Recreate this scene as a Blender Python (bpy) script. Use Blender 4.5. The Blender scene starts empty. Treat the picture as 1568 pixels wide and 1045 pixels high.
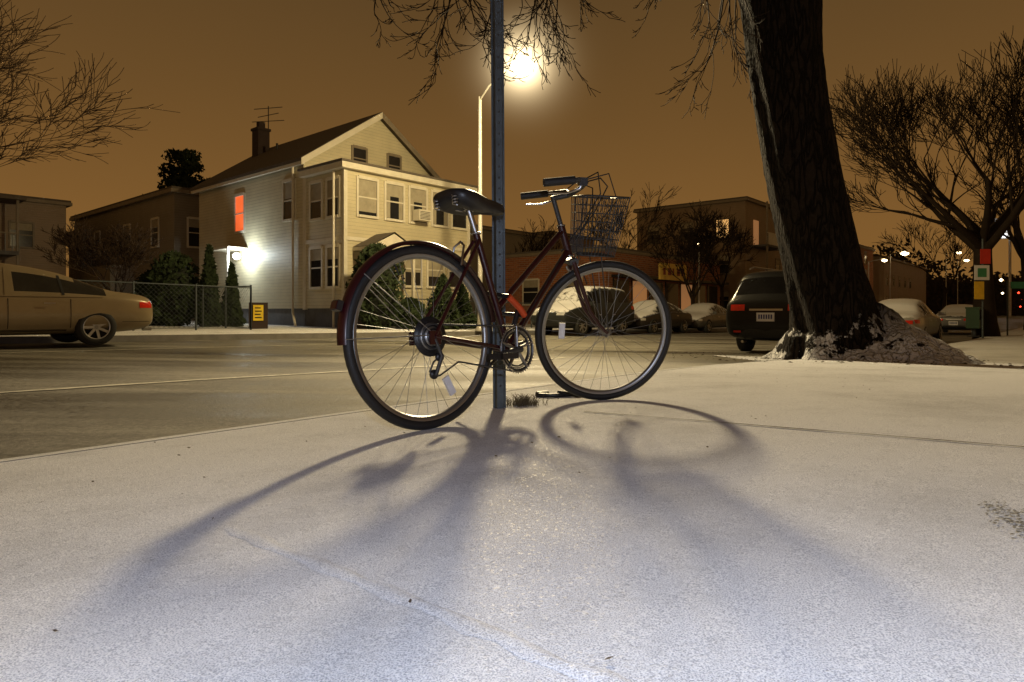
import bpy, math, random
from mathutils import Vector, Matrix, noise as mn
from mathutils.bvhtree import BVHTree
R=random.Random(7)
sc=bpy.context.scene
sc.view_settings.view_transform='Standard'; sc.view_settings.look='None'; sc.view_settings.exposure=0
UA=math.atan2(.756,.655)
ux,uy=math.cos(UA),math.sin(UA)
ST=Matrix.Rotation(UA,4,'Z')            # street frame: local x = along street (s), local y = across (n)
def W(s,n): return (s*ux-n*uy, s*uy+n*ux)
def SN(x,y): return (x*ux+y*uy, -x*uy+y*ux)
def cl(v,a,b): return max(a,min(b,v))
def sm(t): t=cl(t,0,1); return t*t*(3-2*t)
KN,KF=2.6,15.4
def zr(x,y):
    s,n=SN(x,y)
    z=-.30-.0175*cl(x,-20,14)-.004*cl(y,0,40)
    z+=.10*math.exp(-max(0,n-KN)/3)*math.exp(-max(0,s-3)/4)
    return z
def zs(x,y):                            # pavement falls 3 % towards the kerb
    s,n=SN(x,y); t=sm((s-3)/9)
    return t*(zr(x,y)+.17)+.030*(1.85-cl(n,-4,3))*(1-.5*t)
# ------------------------------------------------------------ materials
def newmat(name):
    m=bpy.data.materials.new(name); m.use_nodes=True
    nt=m.node_tree; b=nt.nodes['Principled BSDF']; return m,nt,b
def N(nt,t,**k):
    n=nt.nodes.new(t)
    for a,v in k.items(): setattr(n,a,v)
    return n
def noise(nt,vec,scale,detail=4,rough=.6):
    n=N(nt,'ShaderNodeTexNoise'); n.inputs['Scale'].default_value=scale; n.inputs['Detail'].default_value=detail
    n.inputs['Roughness'].default_value=rough; nt.links.new(vec,n.inputs['Vector']); return n.outputs['Fac']
def ramp(nt,fac,stops):
    r=N(nt,'ShaderNodeValToRGB'); e=r.color_ramp.elements
    while len(e)<len(stops): e.new(.5)
    for i,(p,c) in enumerate(stops):
        e[i].position=p; e[i].color=(c[0],c[1],c[2],1) if not isinstance(c,(int,float)) else (c,c,c,1)
    nt.links.new(fac,r.inputs[0]); return r.outputs[0]
def math_(nt,op,a,b=None):
    n=N(nt,'ShaderNodeMath',operation=op)
    for i,v in enumerate((a,b)):
        if v is None: continue
        if isinstance(v,(int,float)): n.inputs[i].default_value=v
        else: nt.links.new(v,n.inputs[i])
    return n.outputs[0]
def mixc(nt,f,a,b):
    n=N(nt,'ShaderNodeMix',data_type='RGBA')
    if isinstance(f,(int,float)): n.inputs[0].default_value=f
    else: nt.links.new(f,n.inputs[0])
    for i,v in ((6,a),(7,b)):
        if isinstance(v,tuple): n.inputs[i].default_value=(v[0],v[1],v[2],1)
        else: nt.links.new(v,n.inputs[i])
    return n.outputs[2]
def bump(nt,b,h,dist,strength=1):
    n=N(nt,'ShaderNodeBump'); n.inputs['Distance'].default_value=dist; n.inputs['Strength'].default_value=strength
    nt.links.new(h,n.inputs['Height']); nt.links.new(n.outputs[0],b.inputs['Normal'])
def mat(name,col,rough=.6,metal=0,var=.2,scale=4,bmp=0,bsc=40,snow=0,coat=0,spec=.5,ssc=5):
    m,nt,b=newmat(name)
    tc=N(nt,'ShaderNodeTexCoord').outputs['Object']
    f=noise(nt,tc,scale,5)
    c=ramp(nt,f,[(.25,tuple(x*(1-var) for x in col)),(.75,tuple(min(1,x*(1+var)) for x in col))])
    b.inputs['Roughness'].default_value=rough; b.inputs['Metallic'].default_value=metal
    b.inputs['Specular IOR Level'].default_value=spec
    if coat: b.inputs['Coat Weight'].default_value=coat; b.inputs['Coat Roughness'].default_value=.08
    if snow:
        g=N(nt,'ShaderNodeNewGeometry'); sx=N(nt,'ShaderNodeSeparateXYZ'); nt.links.new(g.outputs['Normal'],sx.inputs[0])
        f2=noise(nt,tc,ssc,6,.7)
        v=math_(nt,'ADD',sx.outputs[2],math_(nt,'MULTIPLY',math_(nt,'SUBTRACT',f2,.5),1.2))
        k=ramp(nt,v,[(1-snow*.6-.08,0.0),(1-snow*.6+.08,1.0)])
        c=mixc(nt,k,c,(.70,.70,.72))
        nt.links.new(ramp(nt,k,[(0,rough),(1,.8)]),b.inputs['Roughness'])
        if metal: b.inputs['Metallic'].default_value=metal*.4
    nt.links.new(c,b.inputs['Base Color'])
    if bmp: bump(nt,b,noise(nt,tc,bsc,5),bmp)
    return m
def emat(name,col,st,samp=False):
    m,nt,b=newmat(name); b.inputs['Base Color'].default_value=(col[0],col[1],col[2],1)
    b.inputs['Emission Color'].default_value=(col[0],col[1],col[2],1); b.inputs['Emission Strength'].default_value=st
    if not samp: m.cycles.emission_sampling='NONE'
    return m
def siding(name,col,per=.13):
    m,nt,b=newmat(name); tc=N(nt,'ShaderNodeTexCoord').outputs['Object']
    w=N(nt,'ShaderNodeTexWave',wave_type='BANDS',bands_direction='Z',wave_profile='SAW'); w.inputs['Scale'].default_value=.314/per
    nt.links.new(tc,w.inputs['Vector'])
    f=noise(nt,tc,1.3,6)
    c=ramp(nt,f,[(.3,tuple(x*.82 for x in col)),(.7,col)])
    edge=ramp(nt,w.outputs['Fac'],[(0,.5),(.14,1.0),(1,1.0)])
    mx=N(nt,'ShaderNodeMix',data_type='RGBA',blend_type='MULTIPLY'); mx.inputs[0].default_value=1
    nt.links.new(c,mx.inputs[6]); nt.links.new(edge,mx.inputs[7]); nt.links.new(mx.outputs[2],b.inputs['Base Color'])
    b.inputs['Roughness'].default_value=.55
    bump(nt,b,w.outputs['Fac'],.02,.6); return m
def brickmat():
    m,nt,b=newmat('brick'); tc=N(nt,'ShaderNodeTexCoord').outputs['Object']
    sx=N(nt,'ShaderNodeSeparateXYZ'); nt.links.new(tc,sx.inputs[0])
    a=math_(nt,'ADD',math_(nt,'MULTIPLY',sx.outputs[0],-.10),math_(nt,'MULTIPLY',sx.outputs[1],1.41))
    cb=N(nt,'ShaderNodeCombineXYZ'); nt.links.new(a,cb.inputs[0]); nt.links.new(sx.outputs[2],cb.inputs[1])
    br=N(nt,'ShaderNodeTexBrick'); nt.links.new(cb.outputs[0],br.inputs['Vector'])
    br.inputs['Scale'].default_value=1; br.inputs['Brick Width'].default_value=.42; br.inputs['Row Height'].default_value=.13
    br.inputs['Mortar Size'].default_value=.012
    br.inputs['Color1'].default_value=(.38,.13,.05,1); br.inputs['Color2'].default_value=(.24,.08,.035,1); br.inputs['Mortar'].default_value=(.35,.28,.2,1)
    nt.links.new(br.outputs['Color'],b.inputs['Base Color']); b.inputs['Roughness'].default_value=.85
    bump(nt,b,br.outputs['Fac'],-.01); return m
def snowmat(name,cover=1.0,under=(.14,.135,.13)):
    m,nt,b=newmat(name); tc=N(nt,'ShaderNodeTexCoord').outputs['Object']
    big=noise(nt,tc,1.3,6,.7); fine=noise(nt,tc,430,1,.6); mid=noise(nt,tc,80,4,.75)
    c=ramp(nt,fine,[(.34,(.48,.49,.53)),(.5,(.82,.83,.86)),(.62,(1,1,1))])
    v=math_(nt,'ADD',math_(nt,'MULTIPLY',big,.7),math_(nt,'MULTIPLY',mid,.3))
    thin=ramp(nt,v,[(.36+.1*(1-cover),0.0),(.53+.2*(1-cover),1.0)])
    c=mixc(nt,math_(nt,'ADD',math_(nt,'MULTIPLY',thin,.32),.68*cover),under,c)
    nt.links.new(c,b.inputs['Base Color'])
    # scattered frost crystals: facets with their own tilt and gloss
    vo=N(nt,'ShaderNodeTexVoronoi'); vo.inputs['Scale'].default_value=240; nt.links.new(tc,vo.inputs['Vector'])
    sp=N(nt,'ShaderNodeSeparateColor'); nt.links.new(vo.outputs['Color'],sp.inputs[0])
    r=ramp(nt,sp.outputs[0],[(.93,.95),(.95,.38)])
    nt.links.new(r,b.inputs['Roughness']); b.inputs['Specular IOR Level'].default_value=.14
    h=math_(nt,'ADD',math_(nt,'MULTIPLY',fine,.5),math_(nt,'ADD',math_(nt,'MULTIPLY',mid,.5),math_(nt,'MULTIPLY',sp.outputs[1],.35)))
    bump(nt,b,h,.0028,.8); return m
def roadmat():
    m,nt,b=newmat('wet_asphalt_dusted_with_snow'); tc=N(nt,'ShaderNodeTexCoord').outputs['Object']
    mp=N(nt,'ShaderNodeMapping'); mp.inputs['Rotation'].default_value=(0,0,-UA); mp.inputs['Scale'].default_value=(.18,1.5,1)
    nt.links.new(tc,mp.inputs[0])
    st=noise(nt,mp.outputs[0],.9,6,.6); fine=noise(nt,tc,26,6,.88); big=noise(nt,tc,.35,4)
    v=math_(nt,'ADD',math_(nt,'MULTIPLY',st,.46),math_(nt,'ADD',math_(nt,'MULTIPLY',fine,.42),math_(nt,'MULTIPLY',big,.12)))
    k=ramp(nt,v,[(.43,.03),(.58,.56)])
    asp=ramp(nt,fine,[(.35,(.018,.017,.016)),(.65,(.07,.065,.056))])
    nt.links.new(mixc(nt,k,asp,(.56,.53,.46)),b.inputs['Base Color'])
    nt.links.new(ramp(nt,v,[(.42,.28),(.54,.8)]),b.inputs['Roughness'])
    b.inputs['Specular IOR Level'].default_value=.4
    bump(nt,b,fine,.012,.9); return m
def barkmat(name,col=(.055,.042,.032),snow=0,sc_=6,sth=.52):
    m,nt,b=newmat(name); tc=N(nt,'ShaderNodeTexCoord').outputs['Object']
    mp=N(nt,'ShaderNodeMapping'); mp.inputs['Scale'].default_value=(1,1,.22); nt.links.new(tc,mp.inputs[0])
    vo=N(nt,'ShaderNodeTexVoronoi',feature='DISTANCE_TO_EDGE'); vo.inputs['Scale'].default_value=sc_*2
    ds=N(nt,'ShaderNodeVectorMath',operation='ADD'); nn=N(nt,'ShaderNodeTexNoise'); nn.inputs['Scale'].default_value=9; nt.links.new(mp.outputs[0],nn.inputs['Vector'])
    scl=N(nt,'ShaderNodeVectorMath',operation='SCALE'); scl.inputs['Scale'].default_value=.25; nt.links.new(nn.outputs['Color'],scl.inputs[0])
    nt.links.new(mp.outputs[0],ds.inputs[0]); nt.links.new(scl.outputs[0],ds.inputs[1]); nt.links.new(ds.outputs[0],vo.inputs['Vector'])
    e=ramp(nt,vo.outputs['Distance'],[(0,0.0),(.18,1.0)])
    f=noise(nt,tc,25,6,.7)
    h=math_(nt,'ADD',e,math_(nt,'MULTIPLY',f,.5))
    c=mixc(nt,e,tuple(x*.45 for x in col),ramp(nt,f,[(.3,col),(.7,tuple(x*1.9 for x in col))]))
    if snow:
        g=N(nt,'ShaderNodeNewGeometry'); sx=N(nt,'ShaderNodeSeparateXYZ'); nt.links.new(g.outputs['Normal'],sx.inputs[0])
        px=N(nt,'ShaderNodeSeparateXYZ'); nt.links.new(g.outputs['Position'],px.inputs[0])
        low=ramp(nt,math_(nt,'ADD',px.outputs[2],.3),[(.40,1.0),(.85,0.0)])
        v=math_(nt,'ADD',math_(nt,'MULTIPLY',sx.outputs[2],.9),math_(nt,'MULTIPLY',math_(nt,'SUBTRACT',noise(nt,tc,6,6,.7),.5),2.6))
        k=math_(nt,'MULTIPLY',ramp(nt,v,[(sth,0.0),(sth+.1,1.0)]),low)
        c=mixc(nt,k,c,(.78,.78,.79))
    nt.links.new(c,b.inputs['Base Color']); b.inputs['Roughness'].default_value=.95; b.inputs['Specular IOR Level'].default_value=.15
    bump(nt,b,h,.04,1); return m

MSNOW=snowmat('snow'); MSNOW2=snowmat('thin_snow',.85,(.12,.11,.09)); MSNOW3=mat('trodden_slush',(.16,.16,.15),.7,var=.4,scale=60)
MROAD=roadmat()
MKERB=mat('granite_kerb',(.22,.21,.2),.8,snow=1.15,bmp=.004)
MJOINT=mat('pavement_joint',(.05,.045,.04),.9)
MBARK=barkmat('bark_snowy',(.015,.011,.008),1,sth=.42); MROOT=barkmat('root_mound_snowy',(.022,.016,.012),1,4,.34)
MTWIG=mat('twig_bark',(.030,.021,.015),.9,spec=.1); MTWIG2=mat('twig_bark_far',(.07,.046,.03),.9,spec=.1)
MDARK=mat('black_rubber',(.011,.011,.012),.6); MPLAST=mat('black_plastic',(.014,.014,.016),.4)
MCHROME=mat('chrome_steel',(.46,.46,.48),.28,1,.1); MSTEEL=mat('spoke_steel',(.32,.32,.32),.38,.9,.1); MWIRE=mat('basket_wire',(.06,.06,.06),.5,.4,.1)
MREDP=mat('dark_red_paint',(.032,.003,.006),.3,.1,.15,coat=.3)
MORANGE=mat('orange_plastic',(.60,.07,.015),.45)
MPOLE=mat('galvanised_post',(.075,.09,.10),.55,.5,.3,20)
MLPOLE=mat('lamp_pole_metal',(.5,.48,.44),.5,.1)
MGLASS=mat('window_glass',(.02,.02,.022),.10,0,.3,1,spec=.5)
MBLIND=mat('window_blind',(.34,.30,.22),.8)
MLIT=emat('lit_window_orange',(1,.16,.04),.75); MLITY=emat('lit_window_yellow',(1,.55,.18),.8); MLITD=emat('dim_lit_window',(1,.5,.2),.16)
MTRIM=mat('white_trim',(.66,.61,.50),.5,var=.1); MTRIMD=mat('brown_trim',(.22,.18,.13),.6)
MSID=siding('cream_siding',(.63,.56,.38)); MSID2=siding('tan_siding',(.32,.23,.15)); MSIDG=siding('grey_siding',(.28,.24,.18))
MROOF=mat('asphalt_shingle',(.12,.10,.08),.9,bmp=.01,bsc=12,scale=8)
MFOUND=mat('concrete_foundation',(.12,.12,.125),.9)
MBRICK=brickmat(); MCHIM=mat('sooty_brick',(.04,.025,.02),.9)
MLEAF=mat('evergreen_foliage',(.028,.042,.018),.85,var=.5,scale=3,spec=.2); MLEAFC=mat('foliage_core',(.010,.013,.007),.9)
MHILL=mat('far_tree_foliage',(.030,.021,.013),.9)
# ------------------------------------------------------------ mesh builder
class M:
    def __init__(s,T=None): s.v=[];s.f=[];s.m=[];s.s=[];s.ms=[];s.T=T or Matrix.Identity(4)
    def mi(s,mt):
        if mt not in s.ms: s.ms.append(mt)
        return s.ms.index(mt)
    def add(s,vs,fs,mt,smooth=False):
        o=len(s.v); s.v+= [tuple(s.T@Vector(p)) for p in vs]; k=s.mi(mt)
        for f in fs: s.f.append([i+o for i in f]); s.m.append(k); s.s.append(smooth)
    def box(s,x0,x1,y0,y1,z0,z1,mt):
        v=[(x,y,z) for x in(x0,x1) for y in(y0,y1) for z in(z0,z1)]
        s.add(v,[(0,1,3,2),(4,6,7,5),(0,4,5,1),(2,3,7,6),(0,2,6,4),(1,5,7,3)],mt)
    def obox(s,c,sz,rot,mt):
        v=[]
        for x in(-.5,.5):
            for y in(-.5,.5):
                for z in(-.5,.5): v.append(Vector(c)+rot@Vector((x*sz[0],y*sz[1],z*sz[2])))
        s.add(v,[(0,1,3,2),(4,6,7,5),(0,4,5,1),(2,3,7,6),(0,2,6,4),(1,5,7,3)],mt)
    def poly(s,pts,mt): s.add(pts,[tuple(range(len(pts)))],mt)
    def tube(s,path,rad,mt,n=8,closed=False,smooth=True):
        P=[Vector(p) for p in path]; L=len(P)
        if not isinstance(rad,(list,tuple)): rad=[rad]*L
        vs=[];ref=None
        for i in range(L):
            if closed: t=P[(i+1)%L]-P[i-1]
            else: t=P[min(i+1,L-1)]-P[max(i-1,0)]
            if t.length<1e-9: t=Vector((0,0,1))
            t.normalize()
            if ref is None:
                ref=Vector((0,0,1)) if abs(t.z)<.9 else Vector((1,0,0))
            a=(ref-t*ref.dot(t))
            if a.length<1e-6: a=t.orthogonal()
            a.normalize(); b=t.cross(a); ref=a
            for k in range(n):
                q=2*math.pi*k/n; vs.append(P[i]+(a*math.cos(q)+b*math.sin(q))*rad[i])
        fs=[]
        for i in range(L if closed else L-1):
            j=(i+1)%L
            for k in range(n): fs.append((i*n+k,i*n+(k+1)%n,j*n+(k+1)%n,j*n+k))
        s.add(vs,fs,mt,smooth)
        if not closed and n>3:
            s.add(vs[:n],[tuple(range(n))[::-1]],mt); s.add(vs[-n:],[tuple(range(n))],mt)
    def ring(s,c,R_,r,mt,a0=0,a1=360,seg=64,n=8,plane='xz'):
        pts=[]; full=abs(a1-a0)>=360
        K=seg if full else seg+1
        for i in range(K):
            a=math.radians(a0+(a1-a0)*i/seg)
            q=(R_*math.cos(a),0,R_*math.sin(a)) if plane=='xz' else (R_*math.cos(a),R_*math.sin(a),0)
            pts.append(Vector(c)+Vector(q))
        s.tube(pts,r,mt,n,closed=full)
    def lathe(s,c,prof,mt,seg=24,axis='y'):
        vs=[]
        for r,h in prof:
            for k in range(seg):
                q=2*math.pi*k/seg
                if axis=='y': vs.append((c[0]+r*math.cos(q),c[1]+h,c[2]+r*math.sin(q)))
                else: vs.append((c[0]+r*math.cos(q),c[1]+r*math.sin(q),c[2]+h))
        fs=[]
        for i in range(len(prof)-1):
            for k in range(seg): fs.append((i*seg+k,i*seg+(k+1)%seg,(i+1)*seg+(k+1)%seg,(i+1)*seg+k))
        s.add(vs,fs,mt,True)
    def loft(s,rings,mt,smooth=True,caps=True):
        n=len(rings[0]); vs=[p for r in rings for p in r]; fs=[]
        for i in range(len(rings)-1):
            for k in range(n): fs.append((i*n+k,i*n+(k+1)%n,(i+1)*n+(k+1)%n,(i+1)*n+k))
        if caps: fs.append(tuple(range(n))[::-1]); fs.append(tuple(range((len(rings)-1)*n,len(rings)*n)))
        s.add(vs,fs,mt,smooth)
    def obj(s,name,parent=None):
        me=bpy.data.meshes.new(name); me.from_pydata(s.v,[],s.f)
        for mt in s.ms: me.materials.append(mt)
        me.polygons.foreach_set('material_index',s.m); me.polygons.foreach_set('use_smooth',s.s); me.update()
        o=bpy.data.objects.new(name,me); sc.collection.objects.link(o)
        if parent: o.parent=parent
        return o
def empty(name):
    e=bpy.data.objects.new(name,None); e.empty_display_size=.2; sc.collection.objects.link(e); return e
# ------------------------------------------------------------ terrain
def sheet(name,S,NN,zf,mt,dz=0):
    m=M(); vs=[]
    for s in S:
        for n in NN:
            x,y=W(s,n); vs.append((x,y,zf(x,y)+dz))
    c=len(NN); fs=[(i*c+j,(i+1)*c+j,(i+1)*c+j+1,i*c+j+1) for i in range(len(S)-1) for j in range(c-1)]
    m.add(vs,fs,mt,True); return m.obj(name)
def fr(a,b,st):
    k=int(round((b-a)/st)); return [a+(b-a)*i/k for i in range(k+1)]
Sfull=[-300,-120,-60]+fr(-40,60,1.0)+[70,85,110,160,300,600]
def zg(x,y):
    s,n=SN(x,y)
    if n>17.95: return zr(x,y)+.13
    if n<KN: return zs(x,y)-.05
    return zr(x,y)-.06
sheet('ground',Sfull,[-600,-200,-60,-30,-18,-8,-4,-1,1,KN-.05,KN+.05,5,8,12,15.4,17.9,18,20,25,35,50,100,250,600],zg,MSNOW2)
sheet('road',[-120,-60]+fr(-40,60,1)+[70,85,110,200],fr(KN,KF,1.0),zr,MROAD)
sheet('sidewalk',fr(-30,-8,2)+fr(-7,25,.5)+fr(26,60,2)+[90,150],fr(-14,-1,1)+fr(-.5,KN-.13,.25),zs,MSNOW)
o=sheet('sidewalk',[-60]+fr(-40,60,1)+[85,110,200],[KF+.14,16.5,17.98],lambda x,y:zr(x,y)+.145,MSNOW)
def kerb(n0,n1,zt,top_in):
    m=M(); S=[-60]+fr(-40,60,1)+[85,110,200]
    vs=[]
    for s in S:
        for n,t in((n0,0),(n0,1),(n1,1),(n1,0)):
            x,y=W(s,n); vs.append((x,y,zt(x,y)+.002-(.012 if n==top_in else 0) if t else zr(x,y)-.1))
    fs=[(i*4+k,(i+1)*4+k,(i+1)*4+k+1,i*4+k+1) for i in range(len(S)-1) for k in (0,2)]
    m.add(vs,fs,MKERB); m.add(vs,[(i*4+1,(i+1)*4+1,(i+1)*4+2,i*4+2) for i in range(len(S)-1)],MSNOW,True); return m.obj('kerb')
kerb(KN-.13,KN,zs,KN); kerb(KF,KF+.14,lambda x,y:zr(x,y)+.145,KF)
def strip(name,s0,n0,s1,n1,w,dz,zf,mt,k=40,jit=0,bulge=0):
    m=M(); a=Vector(W(s0,n0)); b=Vector(W(s1,n1)); d=(b-a).normalized(); pr=Vector((-d.y,d.x)); vs=[]
    for i in range(k+1):
        p=a.lerp(b,i/k); ww=w*(1+R.uniform(-jit,jit)); p=p+pr*R.uniform(-jit,jit)*w*.5
        for q,h in((-1,0),(0,bulge),(1,0)):
            e=p+pr*q*ww/2; vs.append((e.x,e.y,zf(e.x,e.y)+dz+h))
    m.add(vs,[(i*3+j,i*3+j+1,(i+1)*3+j+1,(i+1)*3+j) for i in range(k) for j in range(2)],mt,True); return m.obj(name)
strip('pavement_joint',2.32,1.6,2.5,-6,.011,.004,zs,MJOINT,90,.5)
strip('pavement_ridge',.60,1.25,.56,-4,.030,.0005,zs,MSNOW,110,.35,.004)
MLINE=mat('worn_white_road_paint',(.62,.60,.52),.7,var=.4,scale=12)
strip('road_marking',-14,6.6,9,6.6,.10,.006,zr,MLINE,60,.3)
strip('road_marking',-30,12.4,60,12.4,.09,.006,zr,MLINE,60,.3)
m=M(); rr_=random.Random(77)
def blob(x,y,a,l,w):
    vs=[(x,y,zs(x,y)+.004)]; K=9
    for k in range(K):
        q=6.2832*k/K; f=rr_.uniform(.6,1.3); px_=l*f*math.cos(q); py_=w*f*math.sin(q)
        X=x+px_*math.cos(a)-py_*math.sin(a); Y=y+px_*math.sin(a)+py_*math.cos(a); vs.append((X,Y,zs(X,Y)+.0035))
    m.add(vs,[(0,1+k,1+(k+1)%K) for k in range(K)],MSNOW3,True)
for k in range(420):
    c_=((.92,1.17),(.96,1.26),(.89,1.07))[k%3]; r=rr_.uniform(.001,.0045)
    blob(c_[0]+rr_.gauss(0,.022),c_[1]+rr_.gauss(0,.035),rr_.uniform(0,3),r,r*.7)
m.obj('footprints')
# ------------------------------------------------------------ buildings
def fbox(m,face,a0,a1,z0,z1,d0,d1,pl,mt):
    if face=='f': m.box(a0,a1,pl-d1,pl-d0,z0,z1,mt)
    else: m.box(pl-d1,pl-d0,a0,a1,z0,z1,mt)
def window(m,face,c,pl,z0,z1,w,glass=None,blind=.0,fr_=None):
    F=fr_ or MTRIM; h=w/2; t=.09
    fbox(m,face,c-h,c+h,z0,z1,.0,.012,pl,glass or MGLASS)
    if blind: fbox(m,face,c-h+.01,c+h-.01,z1-(z1-z0)*blind,z1-.01,.013,.018,pl,MBLIND)
    fbox(m,face,c-h-t,c-h,z0-t,z1+t,0,.05,pl,F); fbox(m,face,c+h,c+h+t,z0-t,z1+t,0,.05,pl,F)
    fbox(m,face,c-h,c+h,z1,z1+t+.03,0,.06,pl,F); fbox(m,face,c-h,c+h,z0-t,z0,0,.08,pl,F)
    zm=(z0+z1)/2; fbox(m,face,c-h,c+h,zm-.025,zm+.025,.0,.035,pl,F)
def house():
    E=empty('two_storey_house'); g=-.32; A=13.63; F=19.7; PW=6.3; PD=2.6; MWd=6.9; MD=11.6
    zt=5.75
    m=M(ST); m.box(A,A+PW,F,F+PD-.01,.55,zt-.25,MSID); m.box(A-.02,A+MWd,F+PD,F+MD,.55,6.3,MSID)
    c=A-.02+MWd/2; pk=8.65
    for n in (F+PD,F+MD-.05):
        v=[(A-.02,n,6.3),(A-.02+MWd,n,6.3),(c,n,pk),(A-.02,n+.05,6.3),(A-.02+MWd,n+.05,6.3),(c,n+.05,pk)]
        m.add(v,[(0,1,2),(5,4,3),(0,2,5,3),(1,4,5,2)],MSID)
    m.obj('walls',E)
    m=M(ST); m.box(A+.06,A+PW-.06,F+.06,F+PD,g-.3,.55,MFOUND); m.box(A+.05,A+MWd-.08,F+PD,F+MD-.1,g-.3,.55,MFOUND); m.obj('foundation',E)
    m=M(ST); oh=.32; th=.12
    sl=(pk-6.3)/(MWd/2); ez=6.3-oh*sl
    for sg in(-1,1):
        e=c+sg*(MWd/2+oh)
        v=[(e,F+PD-.35,ez),(c,F+PD-.35,pk),(c,F+MD+.3,pk),(e,F+MD+.3,ez)]
        v2=[(p[0],p[1],p[2]+th) for p in v]
        m.add(v+v2,[(0,1,2,3),(4,7,6,5),(0,3,7,4),(0,4,5,1),(2,6,7,3)],MROOF)
    m.box(A-.3,A+PW+.3,F-.3,F+PD-.02,zt-.02,zt+.05,MROOF)
    m.obj('roof',E)
    m=M(ST)
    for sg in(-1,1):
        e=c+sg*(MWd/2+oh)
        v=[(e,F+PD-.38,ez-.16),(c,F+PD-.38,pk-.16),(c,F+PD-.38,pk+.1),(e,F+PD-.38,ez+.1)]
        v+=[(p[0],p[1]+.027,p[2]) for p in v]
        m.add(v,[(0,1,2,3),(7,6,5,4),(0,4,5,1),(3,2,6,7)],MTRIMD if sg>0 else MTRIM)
    m.box(A-.32,A-.22,F+PD-.3,F+MD+.2,ez-.12,ez-.0,MTRIM)
    m.box(A-.25,A+PW+.25,F-.25,F+PD-.03,zt-.24,zt-.03,MTRIM)
    for s in (A-.03,A+PW-.12): m.box(s,s+.15,F-.03,F+.12,.5,zt-.25,MTRIM)
    m.box(A-.03,A+.1,F+PD-.15,F+PD+.05,.5,zt-.25,MTRIM)
    m.box(A-.04,A+PW+.04,F-.04,F-.002,2.98,3.12,MTRIM)
    m.box(A-.04,A-.002,F,F+PD,2.98,3.12,MTRIM)
    m.tube([(A-.1,F+.5,zt-.25),(A-.1,F+.5,g+.1)],.05,MTRIM,6)
    m.tube([(A-.12,F+PD+.6,ez),(A-.12,F+PD+.6,.4),(A-.5,F+PD-.3,g)],.055,MTRIM,6)
    m.obj('trim',E)
    m=M(ST)
    for i,t in enumerate((1.0,2.25,3.42,4.6,5.7)):
        window(m,'f',A+t,F,3.95,5.25,.82,blind=(.9,.35,.4,.15,.5)[i])
        if i in(1,2,3):
            for q in(-.3,.3): m.box(A+t+q-.09,A+t+q+.09,F-.022,F-.019,3.97,5.2,MBLIND)
    for i,t in enumerate((3.15,4.35,5.5)): window(m,'f',A+t,F,1.45,2.75,.8,blind=(.6,.7,.5)[i])
    for t in(.65,1.75):
        window(m,'s',F+t,A,3.9,5.2,.72,blind=.5); window(m,'s',F+t,A,1.35,2.75,.72,blind=.3)
    window(m,'s',F+3.6,A-.02,4.05,5.5,.8,blind=.45)
    window(m,'s',F+7.6,A-.02,3.9,5.4,.75,glass=MLIT)
    for t in(-.9,.9): window(m,'f',c+t,F+PD,6.3,7.1,.62,fr_=MTRIMD)
    m.obj('windows',E)
    m=M(ST); m.box(A+3.12,A+3.72,F-.45,F-.05,3.98,4.4,MTRIM)
    for k in range(6): m.box(A+3.16,A+3.68,F-.462,F-.452,4.03+k*.055,4.05+k*.055,MDARK)
    m.obj('air_conditioner',E)
    m=M(ST); a,b=A+.35,A+2.45; f=F-1.1
    m.poly([(a,f,2.75),((a+b)/2,f,3.3),((a+b)/2,F,3.3),(a,F,2.75)],MROOF); m.poly([(b,f,2.75),((a+b)/2,f,3.3),((a+b)/2,F,3.3),(b,F,2.75)],MROOF)
    m.poly([(a+.05,f+.04,2.74),(b-.05,f+.04,2.74),((a+b)/2,f+.04,3.24)],MTRIM)
    m.box(a,b,f,F-.03,2.62,2.735,MTRIM)
    for s in(a+.06,b-.16): m.box(s,s+.1,f+.05,f+.15,.3,2.62,MTRIM)
    m.box(a+.1,b-.1,f,F,g,.3,MFOUND); m.box(a+.2,b-.2,f-.35,f,g,.1,MFOUND); m.box(a+.3,b-.3,f-.7,f-.35,g,-.08,MFOUND)
    m.box(a+.6,b-.6,F-.04,F+.01,.31,2.4,mat('entry_door',(.12,.05,.03),.4))
    m.obj('entrance_canopy',E)
    m=M(ST); n=F+10.6; x0=c-1.05
    m.box(x0,x0+.6,n,n+.6,7.2,9.35,MCHIM); m.box(x0-.05,x0+.65,n-.05,n+.65,9.35,9.47,MCHIM)
    m.box(x0+.15,x0+.45,n+.15,n+.45,9.47,9.8,MCHIM); m.obj('chimney',E)
    m=M(ST); p=(x0+.7,n+.3)
    m.tube([(p[0],p[1],7.9),(p[0],p[1],10.7)],.025,MPLAST,5)
    for z,w in((10.55,.7),(10.2,.5),(9.9,.8)): m.tube([(p[0]-w,p[1]+.1,z-.15),(p[0]+w,p[1]-.1,z+.25)],.018,MPLAST,4)
    m.tube([(x0+.1,n-1.6,7.2),(x0+.1,n-1.6,8.4)],.06,MPLAST,6)
    m.obj('roof_aerial',E)
    m=M(ST); q=F+7.5
    m.box(A-.9,A-.02,q-.6,q+1.2,3.05,3.14,MTRIM); m.box(A-.9,A-.82,q-.55,q-.47,-.3,3.05,MTRIM); m.box(A-.9,A-.82,q+1.1,q+1.18,-.3,3.05,MTRIM)
    m.lathe((A-.35,q-.25,2.78),[(.001,-.15),(.12,-.1),(.16,0),(.12,.1),(.001,.15)],emat('porch_bulb',(.95,1,1),16),12,'z')
    m.obj('side_porch',E)
    L=bpy.data.lights.new('porch_light','POINT'); L.energy=120; L.color=(.85,.97,1); L.shadow_soft_size=.1
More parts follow.
